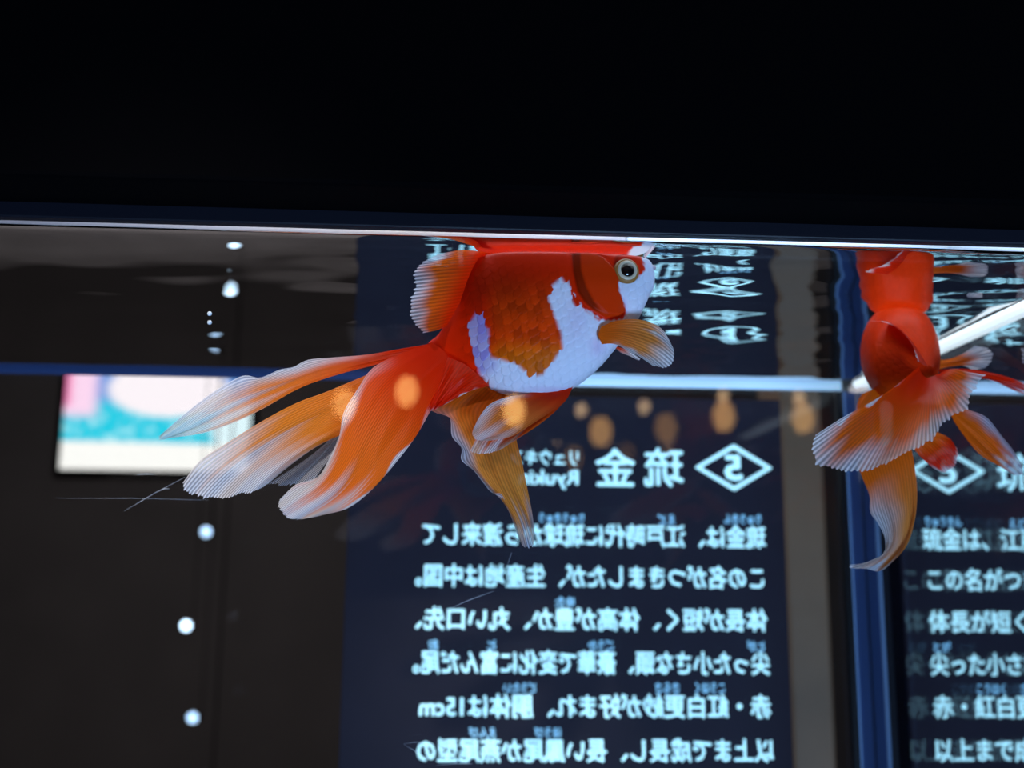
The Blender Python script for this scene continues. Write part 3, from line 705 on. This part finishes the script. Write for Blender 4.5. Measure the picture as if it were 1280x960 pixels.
eye(f2, unp(1090, 440, .585), (-1, .35, .1), .0055); eye(f2, unp(1156, 440, .585), (1, .35, .1), .0055)
fin('dorsal_fin', f2, base=[(1160, 458), (1150, 440), (1140, 420), (1135, 405)], tip=[(1148, 452), (1140, 430), (1124, 412), (1108, 403), (1086, 401)],
    left=[(1160, 458), (1154, 456), (1148, 452)], right=[(1135, 405), (1110, 402), (1086, 401)], d0=[0.518, 0.545], d1=[0.506, 0.530], rays=14, w0=.86, w1=1.05, c0=RED*.9, c1=RED, a=.3, seed=20, scallop=1.5, thin0=.05, surface_clamp=True)
fin('tail_fin', f2, base=[(1152, 455), (1150, 462), (1158, 472), (1172, 468)],
    tip=[(1022, 542), (1017, 556), (1019, 574), (1034, 584), (1060, 587), (1086, 587), (1112, 576), (1140, 561), (1163, 548), (1180, 527), (1203, 512), (1214, 492), (1228, 468)],
    left=[(1152, 455), (1120, 482), (1090, 502), (1055, 521), (1022, 542)], right=[(1172, 468), (1190, 461), (1210, 465), (1228, 468)], d0=0.512, d1=[0.482, 0.497], rays=46, w0=.66, w1=1.06, le=.02, c0=RED, c1=ORG, a=.5, seed=21, nu=90, scallop=2.0, fold=.003,
    label='wide fan shaped tail lobe with bright white ribbed edge')
fin('tail_fin', f2, base=[(1172, 462), (1178, 470)], tip=[(1300, 488), (1306, 496), (1300, 504)],
    left=[(1172, 462), (1205, 461), (1235, 465), (1265, 473), (1300, 488)], right=[(1178, 470), (1205, 474), (1232, 474), (1262, 486), (1300, 504)], d0=0.517, d1=0.527, rays=10, w0=.75, w1=1.0, re=.15, c0=RED, c1=RED, a=.4, seed=22, scallop=.8,
    label='narrow red tail lobe pointing right')
fin('tail_fin', f2, base=[(1180, 500), (1192, 526)], tip=[(1277, 580), (1277, 592), (1268, 594)],
    left=[(1180, 500), (1210, 512), (1233, 522), (1252, 545), (1266, 562), (1277, 580)], right=[(1192, 526), (1205, 545), (1225, 568), (1248, 582), (1268, 594)], d0=0.519, d1=0.529, rays=14, w0=.65, w1=1.0, le=.4, c0=ORG, c1=ORG, cw=np.array([.62, .58, .72]), a=.5, seed=23, scallop=.8,
    label='lower right tail lobe with a lilac edge')
fin('anal_fin', f2, base=[(1135, 552), (1155, 545), (1172, 540)], tip=[(1166, 585), (1178, 589), (1190, 585), (1197, 572), (1196, 560)],
    left=[(1135, 552), (1150, 570), (1166, 585)], right=[(1172, 540), (1187, 548), (1196, 560)], d0=0.523, d1=0.527, rays=14, w0=.85, w1=1.1, c0=ORG, c1=RED, a=.3, seed=24, scallop=1.0)
fin('pelvic_fin', f2, base=[(1072, 582), (1100, 560), (1135, 545)], tip=[(1062, 706), (1064, 710), (1083, 711), (1096, 714), (1104, 712), (1112, 706)],
    left=[(1072, 582), (1080, 602), (1087, 620), (1088, 640), (1098, 655), (1106, 672), (1107, 690), (1094, 698), (1078, 704), (1062, 706)],
    right=[(1135, 545), (1142, 575), (1146, 608), (1145, 640), (1139, 668), (1130, 687), (1112, 706)], d0=0.527, d1=0.523, rays=18, w0=.80, w1=1.02, le=.80, re=0, c0=ORG, c1=np.array([.80, .30, .06]), cw=np.array([.70, .70, .76]), a=.45, seed=25, nu=100, scallop=.5, fold=.002,
    label='long hanging pelvic fin curling to a thin white point')
fin('pelvic_fin', f2, base=[(1095, 485), (1105, 500)], tip=[(1068, 520), (1070, 524), (1076, 523)], left=[(1095, 485), (1076, 495), (1068, 520)], right=[(1105, 500), (1090, 512), (1076, 523)], d0=0.552, d1=.547, rays=8, w0=.7, w1=1.1, c0=ORG, c1=ORG, a=.3, seed=26, scallop=.5)
fin('pectoral_fin', f2, base=[(1168, 450), (1172, 462)], tip=[(1218, 433), (1234, 436), (1240, 446), (1232, 458), (1216, 462)],
    left=[(1168, 450), (1185, 449), (1202, 443), (1218, 433)], right=[(1172, 462), (1190, 458), (1204, 457), (1216, 462)], d0=.577, d1=.567, rays=12, w0=.5, w1=.9, c0=ORG, c1=AMB, a=.5, seed=27, scallop=.8)

# ------------------------------------------------------------------ two tiny balls standing in for reflected lights
M_dot = mat('bubble_shine', (.7, .8, .9), .1, coat=1)
for k, (px, py, r) in enumerate([(262, 392, .0011), (262, 403, .0011)]):
    p = unp(px, py, .54) ; p = unp(px, py, .475)
    o = lathe('air_bubble', [(r*math.sin(a_), -r*math.cos(a_)) for a_ in np.linspace(.08, math.pi-.08, 14)], M_dot, None, loc=(0, 0, 0), n=18)
    o.location = p; tag(o, ['tiny pale air bubble left of the light spots, upper of two', 'tiny pale air bubble left of the light spots, lower of two'][k], 'bubble', 'tiny air bubbles near the surface')
